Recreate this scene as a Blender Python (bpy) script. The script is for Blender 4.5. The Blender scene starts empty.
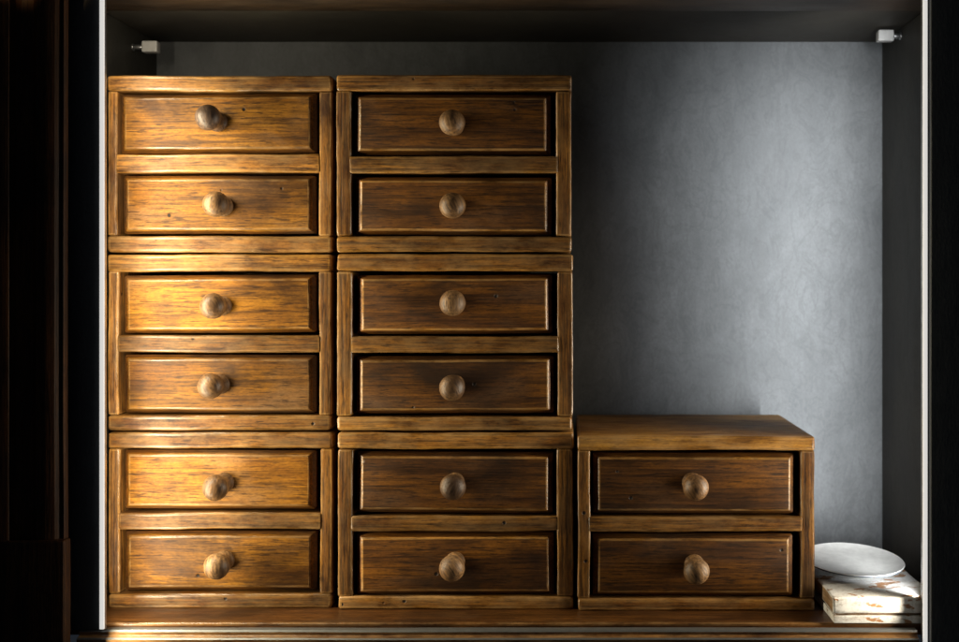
import bpy, bmesh, math, random
from mathutils import Vector, noise

random.seed(7)
S = bpy.context.scene
COL = S.collection

# ------------------------------------------------------------------ camera, world, light
D = 1.15                    # camera to the front plane of the small chests (m)
VX, VY = 565.0, 282.0       # where the lens axis meets the photograph (its pixels, 959 wide)
cam_d = bpy.data.cameras.new('camera')
cam = bpy.data.objects.new('camera', cam_d); COL.objects.link(cam)
cam.location = (0, -D, 0); cam.rotation_euler = (math.radians(90), 0, 0)
cam_d.sensor_width = 36.0
cam_d.lens = 36.0 * D / 0.959
cam_d.shift_x = (479.5 - VX) / 959.0
cam_d.shift_y = -(321.0 - VY) / 959.0
cam_d.clip_start = 0.05; cam_d.clip_end = 50
cam_d.dof.use_dof = True; cam_d.dof.focus_distance = D - 0.004; cam_d.dof.aperture_fstop = 5.0
S.camera = cam

W = bpy.data.worlds.new('World'); S.world = W; W.use_nodes = True
W.node_tree.nodes['Background'].inputs[0].default_value = (0.55, 0.66, 0.85, 1)
W.node_tree.nodes['Background'].inputs[1].default_value = 0.022

S.view_settings.view_transform = 'Standard'
S.view_settings.look = 'None'
S.view_settings.exposure = 0.0
S.view_settings.gamma = 1.0
S.cycles.max_bounces = 8
S.cycles.use_denoising = True

def Y(s):                    # depth of the plane where one photo pixel is s^-1 mm wide
    return D * (1.0 / s - 1.0)
def X(px, s=1.0): return (px - VX) / s * 0.001
def Z(py, s=1.0): return (VY - py) / s * 0.001

S_LED = 1.045
S_BACK = 0.835
FLOOR = -0.329
CEIL = 0.2875
WL, WR = X(157, S_BACK), X(882, S_BACK)

def area(name, loc, direction, sx, sy, power, color, spread=180):
    l = bpy.data.lights.new(name, 'AREA'); l.shape = 'RECTANGLE'
    l.size = sx; l.size_y = sy; l.energy = power; l.color = color; l.spread = math.radians(spread)
    o = bpy.data.objects.new(name, l); COL.objects.link(o)
    o.location = loc
    o.rotation_euler = Vector(direction).to_track_quat('-Z', 'Y').to_euler()
    return o

# LED tapes: one up each inner edge of the face frame, throwing their light into the cabinet
L_X, R_X = X(103.5, S_LED), X(924, S_LED)
LY = Y(S_LED)
area('led_tape_light', (L_X + 0.0060, LY - 0.032, -0.062), (1.0, 0.0, 0), 0.010, 0.54, 2.95, (1.0, 0.88, 0.62), 180)
area('led_tape_light', (L_X + 0.0075, LY - 0.002, -0.006), (0.10, 1.0, 0), 0.005, 0.635, 0.44, (1.0, 0.87, 0.66), 124)
area('led_tape_light', (R_X - 0.005, LY + 0.006, -0.022), (-0.26, 1.0, 0), 0.006, 0.575, 0.70, (0.97, 0.99, 1.0), 71)
area('led_tape_light', (R_X - 0.006, LY - 0.007, 0.012), (-1.0, -0.22, 0), 0.008, 0.69, 0.34, (1.0, 0.88, 0.70), 100)
area('led_tape_light', (R_X - 0.006, LY - 0.012, -0.14), (-1.0, 0.0, 0), 0.008, 0.36, 0.56, (1.0, 0.89, 0.70), 100)
# added lamps: weak room fill in front, narrow spot for the post's brown band
area('room_fill', (-0.9, -2.3, 1.3), (0.9, 2.3, -1.3), 1.2, 0.9, 0.06, (1.0, 0.86, 0.7))
area('post_fill_spot', (-0.80, -0.75, 0.62), (0.268, 0.68, -0.285), 0.04, 0.04, 0.30, (1.0, 0.62, 0.26), 8)

# ------------------------------------------------------------------ node helpers
def mat(name):
    m = bpy.data.materials.new(name); m.use_nodes = True
    nt = m.node_tree; b = nt.nodes['Principled BSDF']
    return m, nt, b
def N(nt, t, **kw):
    n = nt.nodes.new(t)
    for k, v in kw.items(): setattr(n, k, v)
    return n
def link(nt, a, b): nt.links.new(a, b)
def ramp(nt, src, stops, interp='LINEAR'):
    r = N(nt, 'ShaderNodeValToRGB'); r.color_ramp.interpolation = interp
    e = r.color_ramp.elements
    while len(e) < len(stops): e.new(0.5)
    for i, (p, c) in enumerate(stops):
        e[i].position = p
        e[i].color = (c, c, c, 1) if isinstance(c, (int, float)) else (*c, 1)
    link(nt, src, r.inputs[0]); return r.outputs[0]
def mix(nt, fac, a, b, mode='MIX'):
    m = N(nt, 'ShaderNodeMix', data_type='RGBA', blend_type=mode)
    for sock, v in ((m.inputs[0], fac), (m.inputs[6], a), (m.inputs[7], b)):
        if hasattr(v, 'links'): link(nt, v, sock)
        elif isinstance(v, (int, float)): sock.default_value = v
        else: sock.default_value = (*v, 1)
    return m.outputs[2]
def math_n(nt, op, a, b=0.0, clamp=False):
    m = N(nt, 'ShaderNodeMath', operation=op); m.use_clamp = clamp
    for i, v in enumerate((a, b)):
        if hasattr(v, 'links'): link(nt, v, m.inputs[i])
        else: m.inputs[i].default_value = v
    return m.outputs[0]
def coords(nt, scale, use_random=True, kick=7.0):
    tc = N(nt, 'ShaderNodeTexCoord'); mp = N(nt, 'ShaderNodeMapping')
    mp.inputs['Scale'].default_value = scale
    link(nt, tc.outputs['Object'], mp.inputs['Vector'])
    if use_random:
        oi = N(nt, 'ShaderNodeObjectInfo')
        cx = N(nt, 'ShaderNodeCombineXYZ')
        for i, k in enumerate((kick, kick * 2.3, kick * 3.7)):
            link(nt, math_n(nt, 'MULTIPLY', oi.outputs['Random'], k * 3), cx.inputs[i])
        link(nt, cx.outputs[0], mp.inputs['Location'])
    return mp.outputs[0]
def noise_t(nt, vec, scale, detail=4, rough=0.55, dist=0.0):
    n = N(nt, 'ShaderNodeTexNoise')
    n.inputs['Scale'].default_value = scale; n.inputs['Detail'].default_value = detail
    n.inputs['Roughness'].default_value = rough; n.inputs['Distortion'].default_value = dist
    link(nt, vec, n.inputs['Vector']); return n.outputs['Fac']

def wood(name, axis, light, mid, dark, grey, rough=0.36, worn=0.0, spec=0.5, fig=1.0, holes=True):
    """antique oiled timber: flowing figure, open pores, rubbed and sooty patches, worm holes"""
    m, nt, b = mat(name)
    def sc(along, across):
        return {'x': (along, across, across), 'z': (across, across, along), 'y': (across, along, across)}[axis]
    # slow figure (cathedral bands bent by a warp)
    v = coords(nt, sc(4.5, 30))
    fig1 = noise_t(nt, v, 1.0, 4, 0.55, 0.9)
    v2 = coords(nt, sc(12, 400), kick=11)
    fig2 = noise_t(nt, v2, 1.0, 4, 0.6, 0.3)
    v3 = coords(nt, sc(55, 620), kick=3)
    pores = noise_t(nt, v3, 1.0, 3, 0.6)
    v4 = coords(nt, sc(10, 22), kick=5)
    smudge = noise_t(nt, v4, 1.0, 5, 0.62, 0.3)
    v5 = coords(nt, sc(9, 17), kick=17)
    soot = noise_t(nt, v5, 1.0, 6, 0.62, 0.4)
    v6 = coords(nt, sc(260, 600), kick=2)
    grit = noise_t(nt, v6, 1.0, 3, 0.7)
    vw = coords(nt, sc(1.6, 13), kick=19)
    wv = N(nt, 'ShaderNodeTexWave', wave_type='BANDS', bands_direction={'x': 'Z', 'z': 'X', 'y': 'X'}[axis], wave_profile='SAW')
    wv.inputs['Scale'].default_value = 1.25; wv.inputs['Distortion'].default_value = 5.5
    wv.inputs['Detail'].default_value = 2.5; wv.inputs['Detail Scale'].default_value = 1.2
    link(nt, vw, wv.inputs['Vector'])
    c = mix(nt, ramp(nt, fig1, [(0.34, 0.0), (0.66, 1.0)]), mid, light)
    c = mix(nt, ramp(nt, wv.outputs['Fac'], [(0.0, 0.0), (0.80, 0.16), (0.96, 0.46), (1.0, 0.0)]), c, dark)
    c = mix(nt, ramp(nt, fig2, [(0.38, min(0.95, 0.62 * fig)), (0.56, 0.0)]), c, dark)
    c = mix(nt, ramp(nt, smudge, [(0.52, 0.0), (0.70, 0.70)]), c, grey)
    c = mix(nt, ramp(nt, soot, [(0.46, 0.0), (0.66, 0.88)]), c, dark)
    c = mix(nt, ramp(nt, pores, [(0.36, 0.75), (0.46, 0.0)]), c, (dark[0] * .6, dark[1] * .6, dark[2] * .6))
    c = mix(nt, ramp(nt, grit, [(0.35, 0.35), (0.6, 0.0)]), c, dark)
    if worn > 0:
        v7 = coords(nt, sc(30, 70), kick=13)
        w = noise_t(nt, v7, 1.0, 6, 0.7)
        c = mix(nt, ramp(nt, w, [(0.40, 0.0), (0.62, worn)]), c, (0.50, 0.30, 0.12))
    hole = None
    if holes:
        tc = coords(nt, (34, 34, 34), kick=9)
        vo = N(nt, 'ShaderNodeTexVoronoi'); vo.inputs['Scale'].default_value = 1.0
        link(nt, tc, vo.inputs['Vector'])
        near = ramp(nt, vo.outputs['Distance'], [(0.045, 1.0), (0.075, 0.0)])
        sep = N(nt, 'ShaderNodeSeparateColor'); link(nt, vo.outputs['Color'], sep.inputs[0])
        pick = math_n(nt, 'GREATER_THAN', sep.outputs[0], 0.40)
        hole = math_n(nt, 'MULTIPLY', near, pick)
        c = mix(nt, hole, c, (0.012, 0.006, 0.003))
    # tone of the individual board
    oi = N(nt, 'ShaderNodeObjectInfo')
    hsv = N(nt, 'ShaderNodeHueSaturation')
    mr = N(nt, 'ShaderNodeMapRange'); link(nt, oi.outputs['Random'], mr.inputs[0])
    mr.inputs[3].default_value = 0.74; mr.inputs[4].default_value = 1.18
    link(nt, mr.outputs[0], hsv.inputs['Value']); link(nt, c, hsv.inputs['Color'])
    link(nt, hsv.outputs[0], b.inputs['Base Color'])
    r = math_n(nt, 'ADD', math_n(nt, 'MULTIPLY', smudge, 0.34), rough - 0.15)
    r = math_n(nt, 'ADD', r, math_n(nt, 'MULTIPLY', fig2, 0.12), True)
    link(nt, r, b.inputs['Roughness'])
    b.inputs['Specular IOR Level'].default_value = spec
    h = math_n(nt, 'ADD', math_n(nt, 'MULTIPLY', pores, 0.5), math_n(nt, 'MULTIPLY', fig2, 0.9))
    h = math_n(nt, 'ADD', h, math_n(nt, 'MULTIPLY', smudge, 0.8))
    if hole is not None: h = math_n(nt, 'SUBTRACT', h, math_n(nt, 'MULTIPLY', hole, 1.5))
    bp = N(nt, 'ShaderNodeBump'); bp.inputs['Strength'].default_value = 0.55; bp.inputs['Distance'].default_value = 0.0009
    link(nt, h, bp.inputs['Height']); link(nt, bp.outputs[0], b.inputs['Normal'])
    return m

LIGHT, MID, DARK, GREY = (0.54, 0.232, 0.018), (0.30, 0.110, 0.008), (0.045, 0.017, 0.004), (0.32, 0.170, 0.066)
M = {}
M['wood_x'] = wood('amber_wood_long', 'x', LIGHT, MID, DARK, GREY, 0.48, 0.0, 0.28)
M['wood_z'] = wood('amber_wood_upright', 'z', LIGHT, MID, DARK, GREY)
M['edge_x'] = wood('rubbed_edge_long', 'x', (0.56, 0.27, 0.05), (0.34, 0.14, 0.02), DARK, GREY, 0.24, 0.5, 0.7, holes=False)
M['edge_z'] = wood('rubbed_edge_upright', 'z', (0.56, 0.27, 0.05), (0.34, 0.14, 0.02), DARK, GREY, 0.24, 0.5, 0.7, holes=False)
M['rail_x'] = wood('rail_wood', 'x', (0.52, 0.225, 0.034), (0.25, 0.092, 0.014), (0.036, 0.014, 0.005), (0.17, 0.085, 0.035), 0.44, 0.28, 0.30, 1.3)
M['rail_z'] = wood('stile_wood', 'z', (0.46, 0.195, 0.030), (0.23, 0.084, 0.013), (0.034, 0.013, 0.005), (0.15, 0.075, 0.03), 0.38, 0.15, 0.36, 1.4)
M['dark_wood_x'] = wood('dark_brown_wood_long', 'x', (0.30, 0.112, 0.010), (0.098, 0.034, 0.006), (0.022, 0.009, 0.003), (0.16, 0.080, 0.034), 0.42, 0.0, 0.4)  # darker brown wood for the middle and right drawer fronts
M['bevel_shade'] = wood('shaded_bevel_wood', 'x', (0.26, 0.10, 0.014), (0.17, 0.06, 0.008), (0.035, 0.014, 0.004), (0.13, 0.07, 0.03), 0.4, holes=False)  # drawer bevel ring: shade of the recess painted in as darker wood
M['top_wood'] = wood('dark_top_wood', 'x', (0.09, 0.05, 0.022), (0.055, 0.030, 0.014), (0.015, 0.009, 0.005), (0.08, 0.055, 0.035), 0.45, holes=False)
M['knob'] = wood('knob_wood', 'z', (0.44, 0.245, 0.095), (0.28, 0.140, 0.050), (0.055, 0.028, 0.014), (0.25, 0.17, 0.10), 0.40, holes=False)
M['golden_x'] = wood('golden_worn_top_wood', 'x', (0.62, 0.31, 0.05), (0.44, 0.19, 0.025), (0.09, 0.035, 0.008), (0.42, 0.24, 0.10), 0.5, 0.3, 0.2)
M['knob_dark'] = wood('charred_knob_wood', 'z', (0.20, 0.115, 0.065), (0.10, 0.055, 0.03), (0.015, 0.012, 0.012), (0.16, 0.11, 0.075), 0.34)
M['shelf'] = wood('shelf_wood', 'x', (0.21, 0.082, 0.016), (0.12, 0.043, 0.009), (0.025, 0.010, 0.004), (0.14, 0.075, 0.03), 0.30, 0.0, holes=False)
M['shelf_edge'] = wood('shelf_edge_wood', 'x', (0.30, 0.13, 0.03), (0.17, 0.07, 0.02), (0.03, 0.012, 0.005), (0.2, 0.12, 0.06), 0.24, 0.3, holes=False)
M['post'] = wood('post_wood', 'z', (0.09, 0.034, 0.008), (0.05, 0.018, 0.005), (0.014, 0.006, 0.003), (0.05, 0.025, 0.01), 0.5, 0.0, 0.2, holes=False)

def paint_mat(name, c0, c1, rough, streak=False, spec=0.5):
    m, nt, b = mat(name); b.inputs['Specular IOR Level'].default_value = spec
    v = coords(nt, (9, 9, 6), False)
    a = noise_t(nt, v, 1.0, 6, 0.6, 0.8)
    v2 = coords(nt, (60, 60, 14 if streak else 40), False)
    g = noise_t(nt, v2, 1.0, 6, 0.68)
    v3 = coords(nt, (420, 420, 300), False)
    h = noise_t(nt, v3, 1.0, 3, 0.6)
    c = mix(nt, ramp(nt, a, [(0.35, 0.0), (0.65, 1.0)]), c0, c1)
    c = mix(nt, ramp(nt, g, [(0.36, 0.28), (0.60, 0.0)]), c, tuple(x * 0.55 for x in c0))
    c = mix(nt, ramp(nt, h, [(0.40, 0.22), (0.60, 0.0)]), c, tuple(x * 0.6 for x in c0))
    if streak:
        v4 = coords(nt, (22, 22, 15), False)
        k = noise_t(nt, v4, 1.0, 5, 0.6, 2.4)
        c = mix(nt, ramp(nt, k, [(0.50, 0.0), (0.545, 0.20), (0.60, 0.0)]), c, tuple(x * 0.35 for x in c0))
        v5 = coords(nt, (7, 7, 10), False)
        q = noise_t(nt, v5, 1.0, 4, 0.6, 0.5)
        c = mix(nt, ramp(nt, q, [(0.50, 0.0), (0.75, 0.28)]), c, tuple(x * 0.5 for x in c0))
    link(nt, c, b.inputs['Base Color'])
    link(nt, math_n(nt, 'ADD', math_n(nt, 'MULTIPLY', g, 0.3), rough - 0.15), b.inputs['Roughness'])
    bp = N(nt, 'ShaderNodeBump'); bp.inputs['Strength'].default_value = 0.5; bp.inputs['Distance'].default_value = 0.0008
    link(nt, math_n(nt, 'ADD', g, math_n(nt, 'MULTIPLY', h, 0.4)), bp.inputs['Height'])
    link(nt, bp.outputs[0], b.inputs['Normal'])
    return m
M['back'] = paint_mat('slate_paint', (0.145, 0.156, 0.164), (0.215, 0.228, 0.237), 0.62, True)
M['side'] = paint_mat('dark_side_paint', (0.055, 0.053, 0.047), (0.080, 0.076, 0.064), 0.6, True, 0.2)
M['frame'] = paint_mat('dark_frame_paint', (0.045, 0.050, 0.054), (0.065, 0.070, 0.074), 0.5, True)
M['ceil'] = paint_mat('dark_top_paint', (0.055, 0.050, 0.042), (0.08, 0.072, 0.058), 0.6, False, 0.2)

def plain(name, c, rough, metal=0.0, emit=None, strength=0.0):
    m, nt, b = mat(name)
    v = coords(nt, (120, 120, 120), False)
    n = noise_t(nt, v, 1.0, 4, 0.6)
    link(nt, mix(nt, ramp(nt, n, [(0.35, 0.0), (0.65, 1.0)]), tuple(x * 0.86 for x in c), c), b.inputs['Base Color'])
    b.inputs['Roughness'].default_value = rough; b.inputs['Metallic'].default_value = metal
    if emit:
        b.inputs['Emission Color'].default_value = (*emit, 1); b.inputs['Emission Strength'].default_value = strength
    return m
M['led'] = plain('led_diffuser', (0.6, 0.6, 0.58), 0.5, 0, (1.0, 0.97, 0.92), 0.66)
M['alu'] = plain('brushed_aluminium', (0.55, 0.56, 0.57), 0.35, 0.9)
M['trim'] = plain('worn_metal_trim', (0.20, 0.205, 0.205), 0.42, 0.6)
M['pin'] = plain('white_plastic', (0.80, 0.80, 0.78), 0.3)
M['plate_under'] = plain('blue_grey_underside', (0.20, 0.23, 0.27), 0.25)  # darker blue-grey on the downward faces of the plate
M['china'] = plain('white_glazed_china', (0.84, 0.84, 0.81), 0.22)

def chipped():
    m, nt, b = mat('chipped_white_paint')
    v = coords(nt, (38, 60, 90), False)
    a = noise_t(nt, v, 1.0, 8, 0.66, 0.4)
    v2 = coords(nt, (45, 80, 150), False)
    g = noise_t(nt, v2, 1.0, 6, 0.7)
    v3 = coords(nt, (300, 300, 300), False)
    h = noise_t(nt, v3, 1.0, 3, 0.6)
    c = mix(nt, ramp(nt, g, [(0.36, 0.9), (0.48, 0.0)]), (0.88, 0.87, 0.84), (0.60, 0.55, 0.49))
    chip = ramp(nt, a, [(0.575, 0.0), (0.60, 1.0)])
    c = mix(nt, chip, c, (0.45, 0.22, 0.09))
    c = mix(nt, ramp(nt, a, [(0.66, 0.0), (0.69, 1.0)]), c, (0.10, 0.06, 0.04))
    c = mix(nt, ramp(nt, h, [(0.35, 0.3), (0.5, 0.0)]), c, (0.35, 0.30, 0.25))
    link(nt, c, b.inputs['Base Color']); b.inputs['Roughness'].default_value = 0.6
    bp = N(nt, 'ShaderNodeBump'); bp.inputs['Strength'].default_value = 0.6; bp.inputs['Distance'].default_value = 0.0012
    link(nt, math_n(nt, 'SUBTRACT', g, chip), bp.inputs['Height']); link(nt, bp.outputs[0], b.inputs['Normal'])
    return m
M['chip'] = chipped()
M['rawside'] = wood('bare_side_wood', 'y', (0.50, 0.33, 0.19), (0.38, 0.23, 0.12), (0.14, 0.07, 0.03), (0.55, 0.48, 0.40), 0.5, 0.3, holes=False)

# ------------------------------------------------------------------ mesh helpers
def thing(name, label, cat, loc, group=None, kind=None):
    o = bpy.data.objects.new(name, None); COL.objects.link(o)
    o.location = loc; o.empty_display_size = 0.02
    o['label'] = label; o['category'] = cat
    if group: o['group'] = group
    if kind: o['kind'] = kind
    return o
def finish(bm, name, mats, parent, loc, smooth_ang=35):
    me = bpy.data.meshes.new(name); bm.normal_update()
    bm.to_mesh(me); bm.free()
    for m in mats: me.materials.append(m)
    for p in me.polygons: p.use_smooth = True
    try: me.set_sharp_from_angle(angle=math.radians(smooth_ang))
    except Exception: pass
    o = bpy.data.objects.new(name, me); COL.objects.link(o)
    o.location = loc
    if parent: o.parent = parent
    return o
def bevel_box(sx, sy, sz, r, seg=3, edge_mat=1):
    bm = bmesh.new()
    bmesh.ops.create_cube(bm, size=1.0)
    bmesh.ops.scale(bm, vec=(sx, sy, sz), verts=bm.verts)
    if r > 0:
        before = set(bm.faces)
        res = bmesh.ops.bevel(bm, geom=list(bm.edges), offset=r, segments=seg, profile=0.6, affect='EDGES', clamp_overlap=True)
        for f in res['faces']: f.material_index = edge_mat
    return bm
def slice_mesh(bm, axis, size, n):
    for i in range(1, n):
        t = -size / 2 + size * i / n
        co = [0, 0, 0]; co[axis] = t; no = [0, 0, 0]; no[axis] = 1
        bmesh.ops.bisect_plane(bm, geom=list(bm.verts) + list(bm.edges) + list(bm.faces), plane_co=co, plane_no=no)
def wobble(bm, amp, freq, seed, fine=0.0):
    for v in bm.verts:
        p = v.co * freq + Vector((seed * 3.1, seed * 7.7, seed * 1.3))
        v.co += noise.noise_vector(p) * amp
        if fine: v.co += noise.noise_vector(v.co * freq * 6 + Vector((seed, 0, 0))) * fine
_k = [0]
def board(name, x0, x1, y0, y1, z0, z1, grain, parent, mats=None, r=0.0016, origin=Vector((0, 0, 0)), amp=0.0006, n=14):
    _k[0] += 1
    sx, sy, sz = x1 - x0, y1 - y0, z1 - z0
    bm = bevel_box(sx, sy, sz, min(r, 0.45 * min(sx, sy, sz)))
    ax = {'x': 0, 'y': 1, 'z': 2}[grain]
    slice_mesh(bm, ax, (sx, sy, sz)[ax], n)
    wobble(bm, amp, 14, _k[0], amp * 0.5)
    mats = mats or [M['rail_' + grain], M['edge_' + grain]]
    c = Vector(((x0 + x1) / 2, (y0 + y1) / 2, (z0 + z1) / 2)) - origin
    return finish(bm, name, mats, parent, c)

def rect_loft(bm, w, h, prof, rc):
    """prof: list of (inset_x, inset_z, y, material); loops of a rounded rectangle joined up"""
    loops = []
    for (ix, iz, y, mi) in prof:
        hw, hh = w / 2 - ix, h / 2 - iz
        r = max(rc - min(ix, iz) * 0.3, 0.0006); pts = []
        for (cx, cz, a0) in ((hw - r, hh - r, 0), (-hw + r, hh - r, 90), (-hw + r, -hh + r, 180), (hw - r, -hh + r, 270)):
            for k in range(4):
                a = math.radians(a0 + 30 * k)
                pts.append((cx + r * math.cos(a), cz + r * math.sin(a)))
        # extra points along the long sides
        dense = []
        for i, p in enumerate(pts):
            q = pts[(i + 1) % len(pts)]
            dense.append(p)
            L = math.hypot(q[0] - p[0], q[1] - p[1])
            if L > 0.02 or (i % 4 == 3):
                m = 14 if i in (3, 11) else 5
                for j in range(1, m): dense.append((p[0] + (q[0] - p[0]) * j / m, p[1] + (q[1] - p[1]) * j / m))
        loops.append([bm.verts.new((x, y, z)) for (x, z) in dense])
    for i in range(len(loops) - 1):
        a, b = loops[i], loops[i + 1]
        for j in range(len(a)):
            f = bm.faces.new((a[j], a[(j + 1) % len(a)], b[(j + 1) % len(a)], b[j]))
            f.material_index = prof[i + 1][3]
    f = bm.faces.new(loops[-1]); f.material_index = 0
    f = bm.faces.new(list(reversed(loops[0]))); f.material_index = 0
    bmesh.ops.recalc_face_normals(bm, faces=bm.faces)

def lathe(bm, prof, seg=40):
    rings = []
    for (y, r) in prof:
        rings.append([bm.verts.new((r * math.cos(2 * math.pi * k / seg), y, r * math.sin(2 * math.pi * k / seg))) for k in range(seg)])
    for i in range(len(rings) - 1):
        for k in range(seg):
            bm.faces.new((rings[i][k], rings[i][(k + 1) % seg], rings[i + 1][(k + 1) % seg], rings[i + 1][k]))
    bm.faces.new(rings[0]); bm.faces.new(list(reversed(rings[-1])))
    bmesh.ops.recalc_face_normals(bm, faces=bm.faces)

def extrude_profile(name, pts, x0, x1, mats, parent, idx=None, n=24, amp=0.0004, axis='x', origin=Vector((0, 0, 0))):
    """closed section swept along x (pts are y,z) or along z (pts are x,y)"""
    bm = bmesh.new(); rows = []
    mid = (x0 + x1) / 2
    for i in range(n + 1):
        t = x0 + (x1 - x0) * i / n - mid
        rows.append([bm.verts.new((t, a, b) if axis == 'x' else (a, b, t)) for (a, b) in pts])
    k = len(pts)
    for i in range(n):
        for j in range(k):
            f = bm.faces.new((rows[i][j], rows[i][(j + 1) % k], rows[i + 1][(j + 1) % k], rows[i + 1][j]))
            if idx: f.material_index = idx[j]
    bm.faces.new(rows[0]); bm.faces.new(list(reversed(rows[-1])))
    bmesh.ops.recalc_face_normals(bm, faces=bm.faces)
    wobble(bm, amp, 9, len(name))
    return finish(bm, name, mats, parent, Vector((mid, 0, 0) if axis == 'x' else (0, 0, mid)) - origin, 25)

# ------------------------------------------------------------------ the cabinet
CO = Vector((0, 0, FLOOR))
cab = thing('display_cabinet', 'dark painted cabinet bay with slate grey back, brown wooden shelf and lit edges', 'cabinet', CO)
yb = Y(S_BACK)
yf = LY + 0.012                     # where the side walls stop against the face frame
board('back_panel', WL - 0.02, WR + 0.02, yb, yb + 0.012, FLOOR - 0.02, CEIL + 0.02, 'x', cab, [M['back'], M['back']], 0.001, CO, 0.0, 1)
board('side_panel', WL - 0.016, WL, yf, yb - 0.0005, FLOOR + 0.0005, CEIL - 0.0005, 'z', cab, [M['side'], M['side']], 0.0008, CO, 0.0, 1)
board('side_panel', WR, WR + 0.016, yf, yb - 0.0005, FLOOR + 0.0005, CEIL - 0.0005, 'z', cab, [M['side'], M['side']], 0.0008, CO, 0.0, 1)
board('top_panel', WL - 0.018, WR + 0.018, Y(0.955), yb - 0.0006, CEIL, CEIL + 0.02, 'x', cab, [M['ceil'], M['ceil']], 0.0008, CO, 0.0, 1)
board('top_rail', WL - 0.018, WR + 0.018, LY - 0.02, Y(0.956), CEIL - 0.004, CEIL + 0.05, 'x', cab, [M['top_wood'], M['top_wood']], 0.002, CO, 0.0004, 20)
# shelf: the floor board with its rounded nose
ynose = Y(1.037)
board('shelf_board', WL - 0.018, WR + 0.018, ynose, yb - 0.0006, FLOOR - 0.012, FLOOR, 'x', cab, [M['shelf'], M['shelf_edge']], 0.0026, CO, 0.0003, 24)
# moulding below the nose: cove, ledge, bead, plinth
e = ynose
mp = [(e + 0.03, FLOOR - 0.013), (e - 0.001, FLOOR - 0.0126), (e - 0.004, FLOOR - 0.0035), (e - 0.0045, FLOOR - 0.0030), (e - 0.011, FLOOR - 0.0034),
      (e - 0.0125, FLOOR - 0.0050), (e - 0.0125, FLOOR - 0.0078), (e - 0.0140, FLOOR - 0.0090), (e - 0.0170, FLOOR - 0.0092), (e - 0.0188, FLOOR - 0.0105), (e - 0.0188, FLOOR - 0.040), (e + 0.03, FLOOR - 0.040)]
mp = mp[1:]
mp[0] = (e - 0.0008, FLOOR - 0.0135)
mp.insert(0, (e + 0.03, FLOOR - 0.0136))
extrude_profile('shelf_moulding', mp, X(74, 1.06), X(921, 1.06), [M['shelf_edge'], M['trim']], cab, [0, 0, 0, 1, 1, 0, 0, 0, 1, 0, 0, 0], 30, 0.0004, 'x', CO)

# face frame stiles: dark, with the LED profile let into the inner edge
def stile(x_in, sgn, w):
    xa, xb = sorted((x_in, x_in + sgn * w))
    return board('face_frame_stile', xa, xb, LY - 0.004, LY + 0.0115, FLOOR - 0.003 if sgn < 0 else FLOOR - 0.06, 0.44, 'z', cab, [M['frame'], M['frame']], 0.0015, CO, 0.0003, 10)
stile(X(101.4, S_LED), -1, 0.075)
stile(X(926.2, S_LED), 1, 0.085)
for (pa, pb, zb) in ((101.8, 107.0, FLOOR - 0.0022), (920.8, 925.8, FLOOR - 0.045)):
    xa, xb = X(pa, S_LED), X(pb, S_LED)
    st = board('light_strip', xa, xb, LY - 0.0045, LY - 0.0005, zb, 0.44, 'z', cab, [M['alu'], M['alu']], 0.0006, CO, 0.0, 1)
    bm = bevel_box((xb - xa) * 0.86, 0.0024, 0.44 - zb - 0.001, 0.0008, 3, 0)
    finish(bm, 'diffuser', [M['led']], st, (0, -0.0032, 0))

# fluted wooden post at the left, nearer the viewer
def pcol(px, s): return X(px, s)
sp = 1.065; py_ = Y(sp)
prof = [(pcol(-60, sp), py_ + 0.006), (pcol(-60, sp), py_ - 0.02), (pcol(8, sp), py_ - 0.022), (pcol(14, sp), py_ - 0.020), (pcol(18, sp), py_ - 0.008), (pcol(22, sp), py_ - 0.004),
        (pcol(34, sp), py_ - 0.004), (pcol(37, sp), py_ - 0.010), (pcol(40, sp), py_ - 0.015), (pcol(46, sp), py_ - 0.0175), (pcol(52, sp), py_ - 0.0175), (pcol(58, sp), py_ - 0.014), (pcol(61, sp), py_ - 0.008),
        (pcol(62.5, sp), py_ - 0.007), (pcol(65.5, sp), py_ - 0.008), (pcol(66.5, sp), py_ - 0.004), (pcol(66.5, sp), py_ + 0.006)]
prof = [(x_, py_ + (y_ - py_) * 0.55) for (x_, y_) in prof]
extrude_profile('fluted_post', prof, FLOOR - 0.10, 0.46, [M['post']], cab, None, 18, 0.0006, 'z', CO)
board('post_plinth', pcol(-60, sp), pcol(70, sp), py_ - 0.0125, py_ + 0.003, FLOOR - 0.10, Z(538, sp), 'z', cab, [M['post'], M['post']], 0.003, CO, 0.0005, 6)
board('outer_panel', X(930.5, 1.055), X(1060, 1.055), LY - 0.011, LY - 0.0055, FLOOR - 0.10, 0.46, 'z', cab, [M['frame'], M['frame']], 0.002, CO, 0.0004, 8)

# ------------------------------------------------------------------ small chests
def knob_profile():
    prof = [(0.0, 0.0090), (-0.0015, 0.0099), (-0.0035, 0.0099), (-0.005, 0.0088), (-0.009, 0.0076), (-0.014, 0.0070), (-0.0178, 0.0074)]
    c, R = -0.0300, 0.0127
    for k in range(15):
        t = math.radians(142 - k * (139 / 14.0))       # from near the stem round to the crown
        prof.append((c - R * 0.92 * math.cos(t), R * math.sin(t)))
    return prof
def make_knob(parent, hx, hy, hz, seed, m='knob'):
    bm = bmesh.new()
    lathe(bm, knob_profile(), 44)
    wobble(bm, 0.0004, 60, seed)
    o = finish(bm, 'knob', [M[m]], parent, (hx, hy, hz), 60)
    o.rotation_euler = (random.uniform(-.03, .03), random.uniform(-.6, .6), random.uniform(-.03, .03))
    return o

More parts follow.
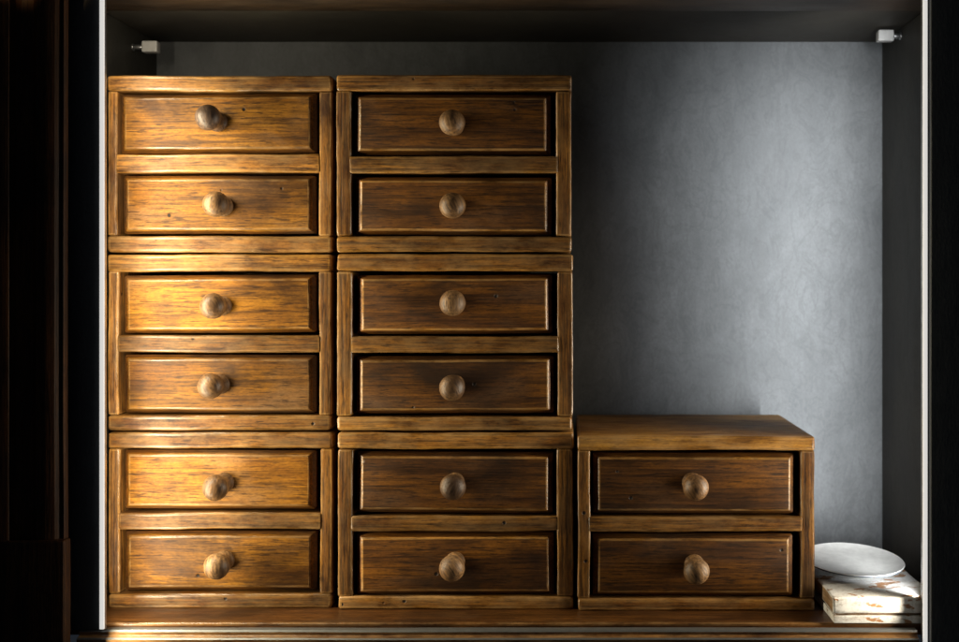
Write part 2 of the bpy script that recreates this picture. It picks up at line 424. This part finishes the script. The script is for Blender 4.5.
def chest(label, s, x0, x1, y0, y1, lst, rst, rows, knobs, group, depth=0.187, hx=0):
    """x0..x1, y0..y1 outline in photo pixels at scale s; lst/rst: inner edges of the stiles; rows: rail and drawer heights"""
    f = Y(s)
    xa, xb, zt, zb = X(x0, s), X(x1, s), Z(y0, s), Z(y1, s)
    o = Vector(((xa + xb) / 2, f, zb))
    t = thing('drawer_chest', label, 'drawer chest', o, group)
    d1, r0, r1, d2, bt, tb = rows     # rows: drawer1(top,bottom), rail top, rail bottom, drawer2(top,bottom), bottom board top, top board bottom
    mm = 0.001
    la, rb = X(lst, s), X(rst, s)
    board('top_board', xa, xb, f - 0.0008, f + depth, Z(tb, s), zt, 'x', t, [M['golden_x'], M['edge_x']] if x0 > 570 else None, 0.0032, o, 0.0010)
    board('bottom_board', xa + .0006, xb - .0006, f - 0.0008, f + depth, zb, Z(bt, s), 'x', t, None, 0.0034, o, 0.0009)
    zs0, zs1 = Z(bt, s) + 0.0002, Z(tb, s) - 0.0002
    board('side_board', xa + .0004, la, f + 0.0004, f + depth - .001, zs0, zs1, 'z', t, None, 0.0022, o, 0.0009)
    board('side_board', rb, xb - .0004, f + 0.0004, f + depth - .001, zs0, zs1, 'z', t, None, 0.0022, o, 0.0009)
    board('middle_rail', la - 0.0016, rb + 0.0016, f - 0.0002, f + depth * 0.7, Z(r1, s), Z(r0, s), 'x', t, None, 0.0026, o, 0.0009)
    board('back_board', la + .0003, rb - .0003, f + depth - 0.010, f + depth - 0.002, zs0 + .0003, zs1 - .0003, 'x', t, None, 0.001, o, 0.0, 1)
    for i, dr in enumerate((d1, d2)):
        dx0, dx1, dy0, dy1 = dr
        dx0 += random.uniform(-0.3, 0.8); dx1 -= random.uniform(0.6, 2.4); dy0 += random.uniform(0, 0.7)
        w, h = (dx1 - dx0) / s * mm, (dy1 - dy0) / s * mm
        bm = bmesh.new()
        rec = 0.0085
        rect_loft(bm, w, h, [(0.0, 0.0, 0.016, 0), (0.0, 0.0, rec - 0.001, 2), (0.0010, 0.0010, rec - 0.002, 2), (0.0032, 0.0024, rec - 0.0042, 2),
                             (0.0052, 0.0036, rec - 0.0066, 0), (0.0062, 0.0046, rec - 0.0075, 1), (0.0074, 0.0058, rec - 0.0078, 1)], 0.0022)
        wobble(bm, 0.0004, 16, _k[0] + i * 5)
        _k[0] += 1
        cx, cz = X((dx0 + dx1) / 2, s), Z((dy0 + dy1) / 2, s)
        tilt = random.uniform(-0.006, 0.006)
        dw = finish(bm, 'drawer', [M['wood_x' if x1 < 340 else 'dark_wood_x'], M['edge_x'], M['bevel_shade']], t, Vector((cx, f, cz)) - o, 28)
        dw.rotation_euler = (random.uniform(-.008, .008), tilt, random.uniform(-.012, .006))
        kx, ky = knobs[i]
        sk = D / (D + f - 0.0305)
        make_knob(dw, X(kx, sk) - cx, -0.0001, Z(ky, sk) - cz, _k[0], 'knob_dark' if (kx, ky) == (209, 118) else 'knob')
        # the tray behind the drawer front, a part of the drawer
        tr = bevel_box(w - 0.008, depth * 0.8, h - 0.012, 0.001, 1, 0)
        finish(tr, 'drawer_tray', [M['rail_x']], dw, (0, 0.0145 + depth * 0.4, -0.002))
    return t

G = 'small two-drawer wooden chests stacked on the shelf'
s1, s2, s3 = 0.992, 0.996, 1.0
chests = [
 ('bright amber two-drawer chest on top of the left stack, its upper knob darker', s1, 107.0, 332, 75.5, 252.5, 117, 319,
   ((118.5, 316.5, 92.5, 152.5), 154.0, 172.5, (121.0, 315.5, 175.2, 233.5), 236, 91), ((209, 118), (215, 204.5))),
 ('bright amber two-drawer chest in the middle of the left stack, beside the light strip', s1, 107.5, 331.5, 254.5, 430.5, 118.5, 319,
   ((121.5, 316, 274.5, 333), 335.5, 352.5, (122.0, 316, 355, 413.5), 415.5, 271.5), ((213.5, 306.5), (211.5, 387))),
 ('bright amber two-drawer chest at the bottom of the left stack, resting on the shelf', s1, 107.5, 332.5, 432.5, 608.6, 119.5, 320,
   ((122.0, 316, 451, 510), 513, 529.5, (123.0, 317, 532, 591.5), 594, 448.5), ((216, 487.5), (216, 567.5))),
 ('dark brown two-drawer chest topmost in the middle stack, beside the bare grey back', s2, 336.0, 572, 74.5, 252.0, 351, 556.5,
   ((353.5, 552.5, 93.5, 154), 156, 173, (354.5, 553, 176.5, 234.5), 236.5, 90.5), ((451.5, 121.5), (452, 205))),
 ('dark brown chest in the middle stack, sandwiched between the chests above and below', s2, 336.5, 573, 254.0, 430.5, 352, 557.5,
   ((356.0, 554.5, 274.5, 334), 336.5, 353, (355.5, 554.5, 356, 414.0), 417, 271), ((453, 304), (452, 387.5))),
 ('dark brown chest at the bottom of the middle stack, between two other bottom chests', s2, 337.5, 573.5, 432.5, 609.8, 352.5, 557,
   ((355.5, 555, 452.5, 514), 516, 531.5, (356.0, 555, 534, 595.5), 597, 449), ((452, 487.5), (452.3, 569))),
 ('low single two-drawer chest with its wooden top showing, beside the plate', s3, 577.5, 815, 436.0, 611.0, 590, 800.5,
   ((593.0, 797.5, 453.5, 515.0), 517, 532, (592.0, 796, 535, 597.0), 599, 450.5), ((695, 487.5), (697.5, 571.5))),
]
for c in chests:
    chest(*c[:10], G)

# ------------------------------------------------------------------ painted box, plate, shelf pins
bx0, bx1 = X(833, 1.041), 0.3585
by0, by1 = Y(1.041), Y(0.885)
t = thing('painted_box', 'flat chipped white painted wooden box lying on the shelf under the plate', 'box', ((bx0 + bx1) / 2, (by0 + by1) / 2, FLOOR))
o = Vector(t.location)
board('box_base', bx0 + .0015, bx1 - .001, by0 + .001, by1 - .001, FLOOR + 0.0002, FLOOR + 0.0075, 'x', t, [M['chip'], M['chip']], 0.0012, o, 0.0004, 20)
board('box_body', bx0 + .004, bx1 - .003, by0 + .004, by1 - .003, FLOOR + 0.0077, FLOOR + 0.0100, 'x', t, [M['rawside'], M['rawside']], 0.0003, o, 0.0002, 6)
bm = bevel_box(bx1 - bx0, by1 - by0, 0.0160, 0.0026, 4, 0)
for f_ in bm.faces:
    if f_.normal.x < -0.9: f_.material_index = 1
slice_mesh(bm, 0, bx1 - bx0, 16); slice_mesh(bm, 1, by1 - by0, 20)
wobble(bm, 0.0007, 30, 5, 0.0004)
finish(bm, 'box_lid', [M['chip'], M['rawside']], t, Vector(((bx0 + bx1) / 2, (by0 + by1) / 2, FLOOR + 0.0182)) - o, 40)
ztop = FLOOR + 0.0262

bm = bmesh.new()
R = 0.0500
prof = [(0.0, 0.020), (0.0, 0.0295), (0.0030, 0.031), (0.0045, 0.036), (0.0060, 0.0455), (0.0072, 0.0495), (0.0086, 0.0500), (0.0092, 0.0492), (0.0086, 0.047), (0.0072, 0.040), (0.0066, 0.030), (0.0066, 0.004)]
rings = []
for (z, r) in prof:
    rings.append([bm.verts.new((r * math.cos(2 * math.pi * k / 72), r * math.sin(2 * math.pi * k / 72), z)) for k in range(72)])
for i in range(len(rings) - 1):
    for k in range(72): bm.faces.new((rings[i][k], rings[i][(k + 1) % 72], rings[i + 1][(k + 1) % 72], rings[i + 1][k]))
bm.faces.new(rings[0]); bm.faces.new(list(reversed(rings[-1])))
bmesh.ops.recalc_face_normals(bm, faces=bm.faces)
bm.normal_update()
for f_ in bm.faces:
    c_ = f_.calc_center_median()
    if f_.normal.z < 0.05 and c_.z < 0.0085 and c_.xy.length > 0.0325: f_.material_index = 1
pl = finish(bm, 'plate', [M['china'], M['plate_under']], None, (X(852.5, .955), Y(0.955), ztop + 0.0042), 50)
pl.scale = (1.05, 1.05, 1.0)
pl.rotation_euler = (math.radians(5.5), math.radians(1.5), 0)
pl['label'] = 'small round white plate lying on the chipped painted box'; pl['category'] = 'plate'

def pin(label, px, py, sgn, wall):
    s = 0.885
    xc, zc, yc = X(px, s), Z(py, s), Y(s)
    t = thing('shelf_fitting', label, 'shelf fitting', (wall, yc, zc), 'white block fittings near the ceiling of the bay')
    def cyl(name, xa, xb, r, m):
        bm = bmesh.new()
        L = xb - xa; e_ = min(0.0018, L * 0.3)
        lathe(bm, [(0, r - e_), (e_ * .3, r - e_ * .3), (e_, r), (L - e_, r), (L - e_ * .3, r - e_ * .3), (L, r - e_)], 28)
        bmesh.ops.rotate(bm, verts=bm.verts, cent=(0, 0, 0), matrix=__import__('mathutils').Matrix.Rotation(-math.pi / 2, 3, 'Z'))
        finish(bm, name, [m], t, (xa - wall, 0, 0), 50)
    hb = bevel_box(0.0175, 0.0120, 0.0125, 0.0016, 3, 0)
    finish(hb, 'pin_head', [M['pin']], t, (xc - wall, 0, 0), 50)
    if sgn > 0: cyl('wall_plate', wall - 0.0016, wall - 0.0001, 0.0042, M['alu'])
    else: cyl('wall_plate', wall + 0.0001, wall + 0.0016, 0.0042, M['alu'])
    if sgn > 0: cyl('pin_shaft', xc + 0.0087, wall - 0.0017, 0.003, M['alu'])
    else: cyl('pin_shaft', wall + 0.0017, xc - 0.0087, 0.003, M['alu'])
pin('small white block fitting on the dark side wall above the left stack of chests', 151, 47, -1, WL)
pin('small white block fitting on the dark side wall in the upper right corner', 885, 36, 1, WR)
